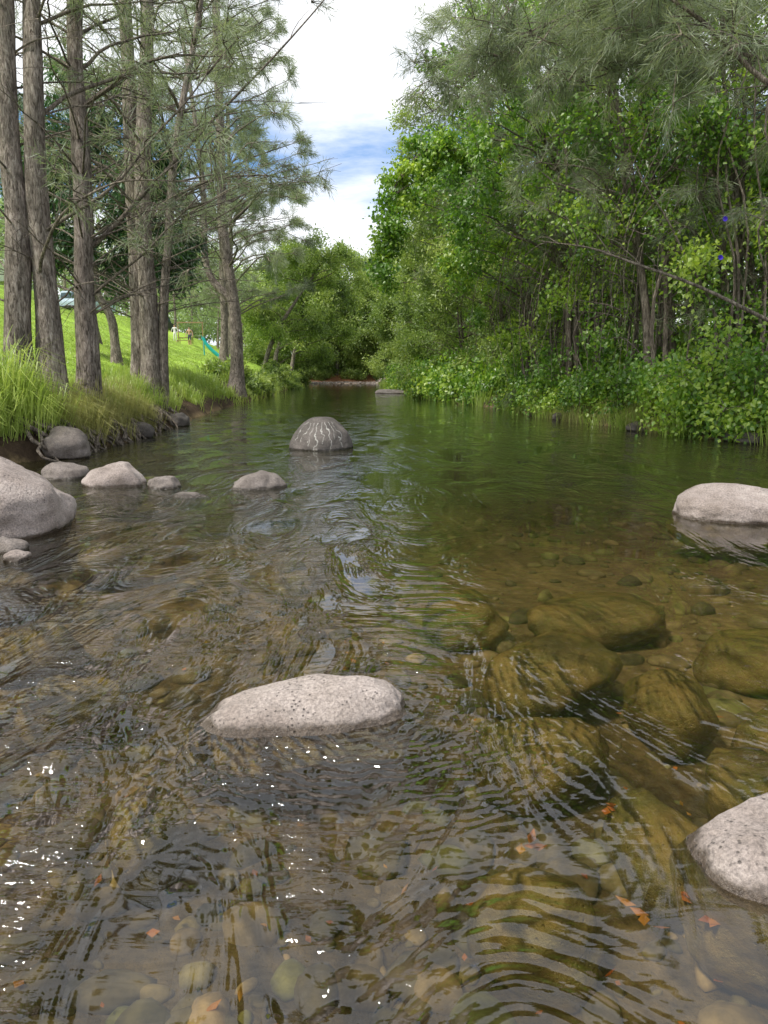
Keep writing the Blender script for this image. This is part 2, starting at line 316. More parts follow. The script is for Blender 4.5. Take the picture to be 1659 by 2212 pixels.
ok=(PX>xl(PY)-.2)&(PX<xr(PY)); stones('riverbed_stones',PX[ok],PY[ok],sz[ok],BEDST,.05)
n=500; PY=114+rng.random(n)*8; PX=-13+rng.random(n)*14; stones('gravel_bar_stones',PX,PY,.1+.2*rng.random(n)**2,ROCK)
# ---------------------------------------------------------------- quad batch builders
class B:
    def __init__(s): s.V=[];s.F=[];s.v=[];s.m=[];s.n=0
    def add(s,V,F,v,mi=0):
        s.V.append(V);s.F.append(F+s.n);s.v.append(np.broadcast_to(v,(len(V),)));s.m.append(np.full(len(F),mi));s.n+=len(V)
    def out(s,name,mats,parent=None,smooth=False):
        if not s.V: return None
        return mesh_obj(name,np.concatenate(s.V),np.concatenate(s.F),mats,vals=np.concatenate(s.v),midx=np.concatenate(s.m),smooth=smooth,parent=parent)
def tube(b,P,r,ns=6,mi=0,rough=0):
    P=np.asarray(P,float); k=len(P); r=np.asarray(r,float)*np.ones(k)
    T=np.gradient(P,axis=0); T=norm(T); ref=np.array([0.31,.95,.07]) if abs(T[0,2])>.7 else np.array([0,0,1.])
    A=norm(np.cross(T,ref)); Bn=np.cross(T,A); t=np.arange(ns)/ns*2*math.pi
    rr=r[:,None]*np.ones(ns)[None]
    if rough: rr=rr*(1+rough*(np.sin(t*3+P[:,2:3]*.7)*.5+np.sin(t*5+1+P[:,2:3]*1.3)*.4+.5*(rng.random((k,ns))-.5)))
    V=P[:,None]+rr[...,None]*(np.cos(t)[None,:,None]*A[:,None]+np.sin(t)[None,:,None]*Bn[:,None])
    i=np.arange(k*ns).reshape(k,ns); j=np.roll(i,-1,1)
    F=np.stack([i[:-1],j[:-1],j[1:],i[1:]],-1).reshape(-1,4); b.add(V.reshape(-1,3),F,0.5,mi)
def leaves(b,P,D,L,Wd,v,mi=0,wp=.4,flat=0.):
    n=len(P); D=norm(D); R=rng.normal(size=(n,3)); R[:,2]+=flat; Sd=norm(np.cross(D,R)); L=np.asarray(L)*np.ones(n); Wd=np.asarray(Wd)*np.ones(n)
    M=P+D*(L*wp)[:,None]; s=Sd*(Wd*.5)[:,None]; nn=np.cross(D,Sd)*(Wd*.12)[:,None]
    V=np.stack([P,M+s+nn,P+D*L[:,None],M-s+nn],1).reshape(-1,3); F=np.arange(4*n).reshape(n,4)
    b.add(V,F,np.repeat(v*np.ones(n),4),mi)
def smoothpath(pts,n,wob=0.,seed=0):
    pts=np.asarray(pts,float); k=len(pts); t=np.linspace(0,k-1,n); out=np.zeros((n,3))
    pp=np.vstack([2*pts[0]-pts[1],pts,2*pts[-1]-pts[-2]])
    for a in range(n):
        i=min(int(t[a]),k-2); u=t[a]-i; p0,p1,p2,p3=pp[i:i+4]
        out[a]=.5*((2*p1)+(-p0+p2)*u+(2*p0-5*p1+4*p2-p3)*u*u+(-p0+3*p1-3*p2+p3)*u**3)
    if wob:
        ph=rng.random(3)*9; s=np.linspace(0,1,n)
        for a in range(2): out[:,a]+=wob*(np.sin(s*7+ph[a])+.5*np.sin(s*17+ph[a]*2))*np.sin(s*math.pi)**.5
    return out
CNT={'needle':90,'vine':72,'broad':46,'fine':70}
def foliate(b,c,r,kind,mi,dens=1.,tw=5,twmi=0,cv=None,start=None,ls=1.):
    c=np.asarray(c,float); cv=rng.random() if cv is None else cv
    for k in range(tw):
        d=rng.normal(size=3); d[2]=d[2]*.6+.15
        if start is not None:
            o=c-start; d=norm(d)+.8*o/max(np.linalg.norm(o),.01)
        d=norm(d); ln=r*(.6+.6*rng.random()); q=c+d*ln; q[2]-=.12*ln*(1.5 if kind=='needle' else 1)
        mid=(c+q)/2+np.array([0,0,.1*ln]); P=smoothpath([c,mid,q],5)
        tube(b,P,np.array([.014,.011,.009,.006,.004])*min(ls,1.5),3,twmi)
        n=int(dens*CNT[kind]*max(.35,r))
        t=rng.random(n)**.7; base=np.stack([np.interp(t,np.linspace(0,1,5),P[:,a]) for a in range(3)],-1)
        if kind=='needle':
            base+=rng.normal(size=(n,3))*.09*r; D=d*.7+rng.normal(size=(n,3))*.45+np.array([0,0,-.45])
            leaves(b,base,D,(.16+.2*rng.random(n))*min(ls,1.5),(.009+.008*rng.random(n))*ls,np.clip(cv*.6+.5*rng.random(n),0,1),mi,.5)
        elif kind=='vine':
            base+=rng.normal(size=(n,3))*np.array([.34,.34,.34])*r; D=rng.normal(size=(n,3))*.6+np.array([-.15,-.1,-.6])
            leaves(b,base,D,(.08+.07*rng.random(n))*ls,(.07+.06*rng.random(n))*ls,np.clip(cv*.6+.5*rng.random(n),0,1),mi,.35)
        elif kind=='fine':
            base+=rng.normal(size=(n,3))*.24*r; D=rng.normal(size=(n,3))+np.array([0,0,-.3])+d*.4
            leaves(b,base,D,(.08+.07*rng.random(n))*ls,(.03+.03*rng.random(n))*ls,np.clip(cv*.6+.5*rng.random(n),0,1),mi,.4)
        else:
            base+=rng.normal(size=(n,3))*.2*r; D=rng.normal(size=(n,3))*.5+d*.5+np.array([0,0,-.7])
            leaves(b,base,D,.2+.14*rng.random(n),.06+.04*rng.random(n),np.clip(cv*.5+.5*rng.random(n),0,1),mi,.45)
def tree(name,trunks,clusters,kind,leafm,dens=1.,tw=5,dead=0,bark=BARK,br=.045,kinds=None,ns=14,ls=1.,dlen=1.):
    par=empty(name,(0,0,0))
    bt=B(); bl=B(); paths=[]
    for pts,r0,r1 in trunks:
        P=smoothpath(pts,22,.06); s=np.linspace(0,1,22); R=r0+(r1-r0)*s; R=R*(1+.55*np.exp(-s*20))*(1+.05*np.sin(s*23+rng.random()*6)); 
        tube(bt,P,R,ns,0,.09); paths.append((P,R))
    for ci,cl in enumerate(clusters):
        c=np.array(cl[:3]); r=cl[3]; best=None
        for P,R in paths:
            hd=np.hypot(P[:,0]-c[0],P[:,1]-c[1]); want=c[2]-.35*hd-.2; cost=np.abs(P[:,2]-want)+.5*hd; j=int(np.argmin(cost[2:]))+2
            if best is None or cost[j]<best[0]: best=(cost[j],P[j],R[j])
        a=best[1]; d=np.linalg.norm(c-a); midp=a+(c-a)*.5+np.array([0,0,.1*d])+rng.normal(size=3)*.07*d
        Q=smoothpath([a,midp,c],9,.03*d); r0=min(best[2]*.6,.012+br*min(1.3,d/4)); tube(bt,Q,np.linspace(r0,.012,9),6,1)
        k=kind if kinds is None else kinds[ci]
        foliate(bl,c,r,k,0 if k==kind else 2,dens,tw,1,start=a,ls=ls)
        for u in (.45,.65,.82):
            if d>1.4 and rng.random()<.8:
                q=Q[int(u*8)]+rng.normal(size=3)*.25*r; foliate(bl,q,r*.7,k,0 if k==kind else 2,dens*.7,max(2,tw//2),1,ls=ls)
    for k in range(dead):
        P,R=paths[rng.integers(len(paths))]; j=rng.integers(4,15); a=P[j]; an=rng.random()*6.28; ln=(1.2+2.6*rng.random())*dlen
        d=np.array([math.cos(an),math.sin(an),.15+.3*rng.random()]); q=a+d*ln
        Q=smoothpath([a,a+d*ln*.5+[0,0,.15],q+[0,0,-.1]],9,.06); tube(bt,Q,np.linspace(.024,.005,9),5,1)
        for kk in range(5):
            s=Q[3+kk]; dd=norm(d+rng.normal(size=3)*.7); tube(bt,smoothpath([s,s+dd*.35,s+dd*(.5+.7*rng.random())+[0,0,-.08]],5,.02),np.linspace(.010,.003,5),3,1)
    bt.out('trunk_and_branches',[bark,BARKD],par,True)
    mats=[leafm,BARKD,NEED if kind!='needle' else VINE]
    bl.out('foliage',mats,par,False); return par
def blob(n,c,rad,r=(.5,.9),lo=None,shell=.5):
    o=[]
    while len(o)<n:
        d=rng.normal(size=3); d/=np.linalg.norm(d); q=np.array(c)+d*np.array(rad)*(shell+(1-shell)*rng.random())
        if lo is not None and not lo(q): continue
        o.append((*q,r[0]+(r[1]-r[0])*rng.random()))
    return o
def g3(x,y,dz=0): return (x,y,Hs(x,y)-.1+dz)
def cz(n,x,y,zlo,zhi,rad,k=.095,r=(.5,.9)):
    o=[]
    while len(o)<n:
        a=rng.random()*6.28; u=rng.random(); z=zlo+(zhi-zlo)*u; R=rad*(.35+.65*rng.random()**.5)*(1-.45*u)
        q=(x+R*math.cos(a),y+R*math.sin(a),z)
        if q[0]>-k*q[1]-.35*max(0,z-1.5-.42*q[1]): continue
        o.append((*q,r[0]+(r[1]-r[0])*rng.random()))
    return o
tree('casuarina_tree',[([g3(-7.5,15.2),(-7.28,15.2,4.3),(-7.1,15.2,8),(-6.95,15.2,13)],.28,.12),([g3(-6.92,15.4),(-6.82,15.4,4.3),(-6.72,15.4,8),(-6.5,15.5,12)],.27,.11)],
   cz(8,-6.4,15.8,7.6,10.5,2.8),'needle',NEED,.8,6,dead=18)
tree('casuarina_tree',[([g3(-6.66,16.6),(-6.5,16.6,4.3),(-6.3,16.7,9),(-6.2,16.8,13)],.25,.10)],cz(8,-5.9,17.2,7.8,11,2.8),'needle',NEED,.8,6,dead=28)
tree('casuarina_tree',[([g3(-6.93,22),(-6.8,22,5),(-6.45,22,11.4),(-6.2,22,17)],.28,.13),([g3(-7.3,22.3),(-7.25,22.3,5),(-7.05,22.3,11.4),(-7.0,22.3,16)],.28,.13),([g3(-6.65,22.1),(-6.4,22.1,4),(-5.8,22,7.4),(-4.95,22,11.6),(-4.8,22,14)],.15,.05)],
   cz(21,-6.0,22,7.0,15,4.4),'needle',NEED,.75,6,dead=90,dlen=1.4)
tree('casuarina_tree',[([g3(-8.0,40),(-7.9,40,4),(-8.3,40,10),(-8.3,40,21)],.40,.16),([(-8.0,40,5.2),(-9.2,40,7),(-9.4,40,12),(-10,40,18)],.22,.08)],cz(48,-8.0,40,8,22,5.2),'needle',NEED,.85,6,dead=20,ls=1.6)
tree('casuarina_tree',[([g3(-9.9,30),(-9.6,30,5),(-9.0,30,10),(-8.8,30,19)],.2,.08)],cz(18,-7.8,30,8.5,18,4.8),'needle',NEED,.8,6,dead=30,ls=1.3)
tree('casuarina_tree',[([g3(-10.8,50),(-10.5,50,8),(-10.2,50,24)],.3,.1)],cz(46,-9.3,50,7,25,5.8,.098,(.7,1.2)),'needle',NEED,1.0,6,dead=6,ls=2)
tree('casuarina_tree',[([g3(-13,62),(-12.5,62,8),(-12.2,62,22)],.3,.1)],cz(46,-11.5,62,7,22,6,.09,(.8,1.4)),'needle',NEED,1.2,6,dead=4,ls=2.2)
tree('casuarina_tree',[([g3(-14,36),(-14,36,8),(-14,36,14)],.3,.1)],cz(16,-13.5,36,8,14,5),'needle',NEED,1.0,6,dead=8,ls=1.6)
tree('broadleaf_tree',[([g3(-10.4,29),(-10.5,29,3.6),(-11,29,5.5),(-10.9,29,11)],.2,.06)],blob(52,(-11,29.3,8.4),(3.2,2.5,4.6),(.6,1.0)),'broad',DARKL,1.4,6)
tree('broadleaf_tree',[([g3(-10.9,33),(-10.6,33,4),(-10.2,33,8)],.15,.05)],blob(20,(-9.9,33,7.2),(2.0,1.6,3.0),(.6,1.0)),'broad',DARKL,1.4,6)
# ---------------- right bank vine covered trees
def over(z,y):
    k=xr(y)
    return float(k)-np.interp(z,[0,2,5,7,10,13,17],[.1,1.0,2.2,5.2,5.0,4.2,2.5])
def rt(name,x,y,h,n,rx=3.4,ry=2.6,lean=-1.0,needle=.3,mat=VINE,dens=1.,r=(.5,.9),stems=2,zlo=1.0,ls=1.,hollow=.55):
    tr=[]
    for s in range(stems):
        a=x+(rng.random()-.5)*1.2; b_=y+(rng.random()-.5)*1.0; l=lean*(.4+rng.random())
        tr.append(([g3(a,b_),(a+l*.15,b_,h*.3),(a+l*.5,b_+.2,h*.62),(a+l,b_,h*.97)],.07+.07*rng.random(),.03))
    cl=[];ks=[]
    while len(cl)<n:
        z=zlo+(h-zlo)*rng.random()**1.0; q=(x+lean*z/h+(rng.random()-.5)*2*rx,y+(rng.random()-.5)*2*ry,z)
        if q[0]<over(z,q[1]) : continue
        if q[0]<.03*q[1]-.2+.35*max(0,z-1.5-.42*q[1]): continue
        if 1.6<z<5 and rng.random()<hollow: continue
        nd=rng.random()<needle*(0.1+1.7*z/h)
        cl.append((*q,r[0]+(r[1]-r[0])*rng.random())); ks.append('needle' if nd else ('vine' if mat is VINE else 'fine'))
    return tree(name,tr,cl,'vine' if mat is VINE else 'fine',mat,dens,5,dead=14,bark=BARKD,br=.035,kinds=ks,ns=8,ls=ls)
rt('vine_covered_tree',7.6,20.5,13,80,2.8,2,-2.0,.5,stems=4)
rt('vine_covered_tree',9.2,19,13,80,2.8,2,-1.5,.55,stems=4)
rt('vine_covered_tree',11,17.6,12,80,2.8,2,-1.5,.5,stems=3)
rt('vine_covered_tree',6.8,25,14,90,3.2,2.4,-2.5,.4,ls=1.15,stems=4)
rt('vine_covered_tree',9.6,24,14,76,3,2.4,-1.5,.45,ls=1.15,stems=3)
rt('vine_covered_tree',6.3,30,15,92,3.6,2.6,-3,.35,ls=1.3,stems=3)
rt('vine_covered_tree',9.5,31,15,80,3.4,2.6,-1.5,.4,ls=1.3)
rt('vine_covered_tree',13,21,13,65,3,2.4,-1,.5,ls=1.2,hollow=.2)
rt('vine_covered_tree',14.5,27,14,60,3,2.4,-1,.5,ls=1.4,hollow=.0)
rt('vine_covered_tree',17,24,14,60,3,2.4,-1,.5,ls=1.4,hollow=0)
rt('riverbank_tree',5.8,38,14,70,3.4,3,-2,.15,mat=VINEF,dens=1.1,r=(.7,1.2),ls=1.7,hollow=.3)
rt('riverbank_tree',5.2,47,14,70,3.6,3,-2,.15,mat=VINEF,dens=1.1,r=(.8,1.4),ls=2,hollow=.3)
rt('riverbank_tree',10,42,16,70,4,3,-1,.15,mat=VINEF,dens=1.3,r=(.9,1.4),ls=2,hollow=0)
rt('riverbank_tree',4,60,13,60,4,3.4,-2,.1,mat=VINEF,dens=1.1,r=(.9,1.6),ls=2.5,hollow=.3)
rt('riverbank_tree',3.6,76,14,50,4,3.4,-1,.1,mat=VINEF,dens=1.1,r=(1,1.8),ls=3,hollow=.3)
arch=[(6.2,27,5.5),(4.6,27,7.6),(2.8,27,8.9),(1.4,26.6,8.9),(.5,26.3,7.8),(.15,26.2,6.2),(.1,26,4.8)]
P=smoothpath(arch,16); cl=[(*(p+rng.normal(size=3)*.22),.35+.22*rng.random()) for p in P[3:] for _ in range(3)]
tree('vine_covered_limb',[([g3(7,27),(6.6,27,3),(6.2,27,5.5)],.12,.09),(arch,.09,.02)],cl,'vine',VINE,1.3,5,bark=BARKD,ls=1.15)
# ---------------- far trees
def far_tree(name,x,y,h,n,rx,ry,lx,mat=VINEF,dens=1.0,r=(1.1,1.9),zlo=2,ls=3.):
    tr=[([g3(x,y),(x+lx*.2,y,h*.4),(x+lx,y,h*.9)],.28,.08)]
    cl=[(x+lx*(.3+.7*(q[2]-zlo)/(h-zlo))+q[0]*1.0,y+q[1],q[2],q[3]) for q in [((rng.random()-.5)*2*rx,(rng.random()-.5)*2*ry,zlo+(h-zlo)*rng.random(),r[0]+(r[1]-r[0])*rng.random()) for _ in range(n)]]
    return tree(name,tr,cl,'fine',mat,dens,5,bark=BARK,ns=8,ls=ls)
far_tree('arching_tree',-11,68,12.5,34,3.4,2.5,5.5,zlo=5,ls=2.4,r=(.9,1.5))
far_tree('arching_tree',-12,80,14,38,4,2.5,7,zlo=5.5)
far_tree('arching_tree',-11.5,90,15,34,4,2.5,9,zlo=6)
far_tree('riverbank_tree',-14,95,16,44,4.5,3,5,r=(1.3,2.2),zlo=2.5)
far_tree('riverbank_tree',-8,126,16,50,5,3,2,r=(1.5,2.4),zlo=3,ls=3.6)
far_tree('riverbank_tree',-1,124,15,50,5,3,-1,r=(1.5,2.4),zlo=3,ls=3.6)
far_tree('riverbank_tree',-17,115,18,44,5,3,2,r=(1.5,2.4),zlo=2,ls=3.6)
far_tree('riverbank_tree',5,105,16,44,5,3,-2,r=(1.5,2.4),zlo=1,ls=3.4)
def mass(name,trees,leaf=.35,per=1400,mat=FARL,lo=.3):
    b=B()
    for (x,y,h,w) in trees:
        z0=Hs(x,y); tube(b,smoothpath([(x,y,z0-.3),(x+.3,y,z0+h*.4),(x,y,z0+h*.8)],6,.1),np.linspace(.22,.06,6),6,1)
        nb=16; C0=np.stack([x+rng.normal(size=nb)*w*.42,y+rng.normal(size=nb)*w*.42,z0+h*(lo+(.95-lo)*rng.random(nb))],-1); R=w*(.2+.22*rng.random(nb)); cv=rng.random(nb)
        k=rng.integers(0,nb,per); d=norm(rng.normal(size=(per,3))); rr=R[k]*(.55+.5*rng.random(per)); P=C0[k]+d*rr[:,None]*np.array([1,1,.7])
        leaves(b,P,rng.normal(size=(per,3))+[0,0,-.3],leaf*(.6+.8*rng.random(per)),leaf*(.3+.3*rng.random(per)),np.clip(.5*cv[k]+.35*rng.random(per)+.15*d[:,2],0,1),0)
    return b.out(name,[mat,BARK])
T=[]
for k in range(44): T.append((-120+rng.random()*100,125+rng.random()*60,13+9*rng.random(),8+4*rng.random()))
for k in range(40): T.append((-24+rng.random()*70,134+rng.random()*50,11+5*rng.random(),9+4*rng.random()))
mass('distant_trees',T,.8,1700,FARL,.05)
T=[(-34,62,14,6),(-40,70,15,8),(-31,84,13,7),(-38,90,14,8),(-27,97,14,7),(-45,55,15,8),(-24,108,15,8),(-33,110,15,8),(-19,100,13,6),(-32,50,12,6),(-52,75,16,8),(-22,118,15,8)]
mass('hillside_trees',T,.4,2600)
T=[(18+rng.random()*30,20+rng.random()*90,14+5*rng.random(),8) for _ in range(26)]
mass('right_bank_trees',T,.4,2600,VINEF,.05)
# ---------------- grass and bank plants
def blades(b,P,L,W_,lean,v,az=None,mi=0):
    n=len(P); az=rng.random(n)*6.283 if az is None else az; d=np.stack([np.cos(az),np.sin(az),np.zeros(n)],-1); sd=np.stack([-np.sin(az),np.cos(az),np.zeros(n)],-1)
    L=L[:,None]; le=lean[:,None]; w=(W_*np.ones(n))[:,None]; up=np.array([0,0,1.])
    mpt=P+d*le*.35*L+up*L*.6; tip=P+d*le*L*.95+up*L*(1-.65*le)
    V=np.stack([P-sd*w*.5,P+sd*w*.5,mpt+sd*w*.4,mpt-sd*w*.4,tip+sd*w*.08,tip-sd*w*.08],1).reshape(-1,3)
    o=(np.arange(n)*6)[:,None]; F=np.stack([o+[0,1,2,3],o+[3,2,4,5]],1).reshape(-1,4); b.add(V,F,np.repeat(v,6),mi)
def tufts(b,cx,cy,n,spread,L,W_=.012,mi=0,v=.6,zoff=0):
    for x,y in zip(cx,cy):
        px=x+rng.normal(size=n)*spread; py=y+rng.normal(size=n)*spread; z=np.maximum(H(px,py),.02)+zoff-.03
        az=np.arctan2(py-y,px-x)+rng.normal(size=n)*.5; vv=v*(.6+.6*rng.random()); Ls=L*(.6+.8*rng.random())
        blades(b,np.stack([px,py,z],-1),Ls*(.5+.7*rng.random(n)),W_,np.clip(.15+.85*rng.random(n),0,1.1),np.clip(vv*.6+.5*rng.random(n)*vv+.1,0,1),az,mi)
b=B()
cy=11.6+rng.random(56)*3; cx=xl(cy)-.45-rng.random(56)*1.4; tufts(b,cx,cy,150,.13,.8,.014,0,.8)
cy=14.5+rng.random(60)*8; cx=xl(cy)-.5-rng.random(60)*1.2; tufts(b,cx,cy,130,.13,.6,.013,0,.75)
cy=22+rng.random(90)*14; cx=xl(cy)-.4-rng.random(90)*1.8; tufts(b,cx,cy,80,.18,.55,.02,0,.7)
cy=36+rng.random(130)*70; cx=xl(cy)-.2-rng.random(130)*2; tufts(b,cx,cy,60,.35,.7,.04,0,.75)
cy=12.4+rng.random(20)*1.6; cx=-7.3+rng.random(20)*.9; tufts(b,cx,cy,60,.15,1.3,.022,0,.9)
b.out('bank_grass',[GRASS])
b=B(); cy=14.2+rng.random(34)*6; cx=xl(cy)-.2-rng.random(34)*.7; tufts(b,cx,cy,190,.13,.7,.011,0,.8)
cy=15.5+rng.random(40)*12; cx=xr(cy)+rng.random(40)*.8-.15; tufts(b,cx,cy,120,.18,.6,.013,0,.65); b.out('dry_grass_tufts',[DRYG])
b=B()
n=70000; py=14+rng.random(n)**1.5*60; px=xl(py)-1.2-rng.random(n)**1.3*16; blades(b,np.stack([px,py,H(px,py)-.01],-1),.04+.07*rng.random(n),.02+py*.0006,.2+.7*rng.random(n),np.clip(.45+.5*rng.random(n),0,1)); b.out('lawn_grass',[GRASS])
b=B(); cy=13+rng.random(150)*20; cx=xr(cy)-.15+rng.random(150)*2.2; tufts(b,cx,cy,80,.2,.6,.02,0,.6)
cy=33+rng.random(160)*70; cx=xr(cy)-.2+rng.random(160)*2.2; tufts(b,cx,cy,60,.4,.8,.04,0,.7); b.out('reed_grass',[GRASS])
def shrubs(name,pts,mat,kind,dens=1.2,ls=1.):
    b=B()
    for x,y,r,hh in pts:
        z=Hs(x,y)
        for k in range(5):
            c=(x+rng.normal()*r*.45,y+rng.normal()*r*.45,z+hh*(.15+.8*rng.random()))
            tube(b,smoothpath([(x,y,z-.05),((x+c[0])/2,(y+c[1])/2,(z+c[2])/2+.1),c],5),np.linspace(.02,.006,5),4,1)
            foliate(b,c,r*.75,kind,0,dens,4,1,ls=ls)
    return b.out(name,[mat,BARKD])
pts=[]
for k in range(84):
    y=14+rng.random()*20; pts.append((float(xr(y))-.1+rng.random()*2.4,y,.5+.4*rng.random(),.4+1.3*rng.random()))
shrubs('bank_shrubs',pts,VINE,'vine',1.0)
pts=[]
for k in range(74):
    y=34+rng.random()*50; pts.append((float(xr(y))-.2+rng.random()*3.4,y,.8+.5*rng.random(),.7+1.5*rng.random()))
shrubs('bank_shrubs',pts,VINE,'vine',.8,1.8)
pts=[]
for k in range(46):
    y=42+rng.random()*65; pts.append((float(xl(y))+.1-rng.random()*2.2,y,.6+.3*rng.random(),.3+.8*rng.random()))
for k in range(22): pts.append((-15+rng.random()*17,123+rng.random()*5,1.3,1.5))
shrubs('bank_shrubs',pts,VINEF,'fine',1.4,2.6)
b=B()
for k in range(70):
    y=16+rng.random()*14; x=float(xr(y))+.1+rng.random()*2.8; h=5+6*rng.random(); z=Hs(x,y)
    tube(b,smoothpath([(x,y,z),(x+rng.normal()*.3,y,h*.4),(x+rng.normal()*.5,y,h*.75),(x+rng.normal()*.8-.5,y,h)],14,.12),np.linspace(.022+.04*rng.random(),.012,14),5)
for k in range(60):
    y=17+rng.random()*14; x=float(xr(y))-.2-rng.random()*1.8; z1=4.6+3*rng.random(); z0_=1.0+2.4*rng.random()
    tube(b,smoothpath([(x+1.2,y,z1+.8),(x+.5,y,z1),(x+rng.normal()*.15,y,(z0_+z1)/2),(x+rng.normal()*.25,y,z0_)],12,.06),np.linspace(.012,.005,12),4)
b.out('hanging_vines',[BARKD])
def limb(name,pts,r0,needle=0,sub=10,nr=.5):
    par=empty(name); b=B(); P=smoothpath(pts,20,.06); tube(b,P,np.linspace(r0,.008,20),7)
    bl=B()
    for k in range(sub):
        j=rng.integers(5,19); d=norm(norm(P[-1]-P[0])+rng.normal(size=3)*.6); l=.5+1.1*rng.random(); q=P[j]+d*l
        tube(b,smoothpath([P[j],P[j]+d*l*.5+[0,0,.05],q+[0,0,-.12]],6,.03),np.linspace(.012,.003,6),4)
        if needle: foliate(bl,q,nr,'needle',0,needle,4,1)
    b.out('branches',[BARKD],par,True); bl.out('foliage',[NEED,BARKD],par)
limb('fallen_limb',[(9.0,15.6,2.1),(6.8,16,3.2),(4.8,16.6,4.1),(3.4,17,4.4)],.05)
limb('overhanging_branch',[(7.2,12.6,5.6),(6.0,12.8,6.2),(4.8,13,7.2),(3.8,13.2,8.0)],.06,1.1,22,.65)
limb('overhanging_branch',[(8.2,13,7.8),(6.6,13.4,8.1),(5.2,13.8,8.2),(3.6,14.2,7.8)],.05,1.1,26,.7)
limb('overhanging_branch',[(8.2,14,6.4),(6.6,14.4,7.1),(5.0,14.8,7.2),(3.6,15.2,6.9)],.05,1.1,30,.65)
limb('overhanging_branch',[(8,15.4,8.6),(6,15.8,8.8),(4.2,16.2,8.7),(2.4,16.6,8.2)],.05,1.1,30,.75)
limb('overhanging_branch',[(7,19,9.2),(5,19.4,9.4),(3,19.8,9.2),(1.6,20.2,8.4)],.05,1.1,30,.75)
limb('overhanging_branch',[(-6.4,16.7,4.2),(-5.2,17,5.4),(-3,17.3,7.6),(-.3,17.6,10.5)],.06,.6,8)
limb('overhanging_branch',[(-6.9,22,5.8),(-5.2,22,6.8),(-3.6,22,7.0),(-2.1,22,6.8)],.05,.9,12)
limb('overhanging_branch',[(-6.9,15.3,4.2),(-5.6,15.4,5.0),(-4.2,15.5,6.4),(-2.8,15.6,7.9)],.045,.8,12)
limb('overhanging_branch',[(-6.9,15.3,3.4),(-6.3,14.6,4.2),(-5.0,14.2,4.9),(-3.2,14,4.9)],.04,.4,12)
limb('overhanging_branch',[(-6.5,16.6,3.1),(-5.5,16.3,3.7),(-4.4,16,4.6),(-3.2,15.8,5.6)],.035,.4,12)
b=B()
for k in range(60):
    y=13.0+rng.random()*9; x=float(xl(y)); tube(b,smoothpath([(x-.75,y+rng.normal()*.3,.75),(x-.2,y+rng.normal()*.25,.35+.15*rng.random()),(x+.12,y+rng.normal()*.5,.06),(x+.3,y+rng.normal()*.6,-.15)],9,.05),np.linspace(.05,.012,9),6)
for cx_,cy_ in ((-7.2,15.3),(-6.66,16.6),(-7.1,22.1)):
    for k in range(7):
        a=k/7*6.28+rng.random()*.5; pts=[(cx_+math.cos(a)*t,cy_+math.sin(a)*t,Hs(cx_+math.cos(a)*t,cy_+math.sin(a)*t)+dz) for t,dz in ((.1,.4),(.45,.08),(.8,.0),(1.2,-.08))]
        tube(b,smoothpath(pts,8),np.linspace(.11,.02,8),6)
b.out('tree_roots',[BARKD],None,True)
FL=simple('purple_petals',(.10,.05,.62),.5,0,.2,3); b=B()
for (x,y,z) in [(6.6,15.0,4.45),(7.7,14.8,5.7),(6.62,15.1,3.75),(5.6,15.3,7.8)]:
    t=np.arange(8)/8*6.283; r=.05
    ring0=np.stack([np.cos(t)*.012+x,np.full(8,y),np.sin(t)*.012+z],-1); ring1=np.stack([np.cos(t)*r+x,np.full(8,y-.05),np.sin(t)*r+z],-1); i=np.arange(8); j=(i+1)%8
    b.add(np.vstack([ring0,ring1]),np.stack([i,j,j+8,i+8],-1),.5)
b.out('morning_glory_flowers',[FL])
LF=leafmat('fallen_leaf',(.30,.07,.015),(.45,.16,.03),(.55,.35,.06),.2,.05,3)
n=150; px=-1.4+rng.random(n)*3.2; py=1.4+rng.random(n)**1.3*4; b=B(); P=np.stack([px,py,H(px,py)+.07],-1); D=rng.normal(size=(n,3)); D[:,2]*=.15
leaves(b,P,D,.02+.05*rng.random(n)**2,.012+.03*rng.random(n)**2,rng.random(n),0,.45,6)
for (x,y) in ((.85,2.55),(1.02,1.95),(.78,2.0),(.95,2.05),(.5,2.3)):
    P=np.array([[x,y,-.12]]*4)+rng.normal(size=(4,3))*[.015,.015,.004]; D=rng.normal(size=(4,3)); D[:,2]*=.1; leaves(b,P,D,.06,.035,rng.random(4),0,.45,8)
b.out('fallen_leaves',[LF])
# ---------------------------------------------------------------- campsite
WHITE=simple('white_paint',(.75,.75,.74),.4); BLK=simple('dark_paint',(.03,.035,.04),.3); GLASS=simple('window_glass',(.05,.08,.1),.08); RUB=simple('rubber',(.02,.02,.02),.8); TEAL=simple('teal_plastic',(.02,.42,.45),.3); WOOD=simple('timber',(.28,.19,.1),.8); CANV=simple('canvas',(.55,.56,.53),.8); SILV=simple('bluish_paint',(.45,.55,.65),.35)
def bx(name,c,s,mat,parent,bev=.03,rot=0):
    bm=bmesh.new(); bmesh.ops.create_cube(bm,size=1); bmesh.ops.scale(bm,vec=s,verts=bm.verts)
    if bev: bmesh.ops.bevel(bm,geom=list(bm.edges),offset=min(bev,min(s)*.3),segments=2,affect='EDGES')
    me=bpy.data.meshes.new(name); bm.to_mesh(me); bm.free(); me.materials.append(mat); o=bpy.data.objects.new(name,me); o.location=c; o.rotation_euler=(0,rot,0); return link(o,parent)
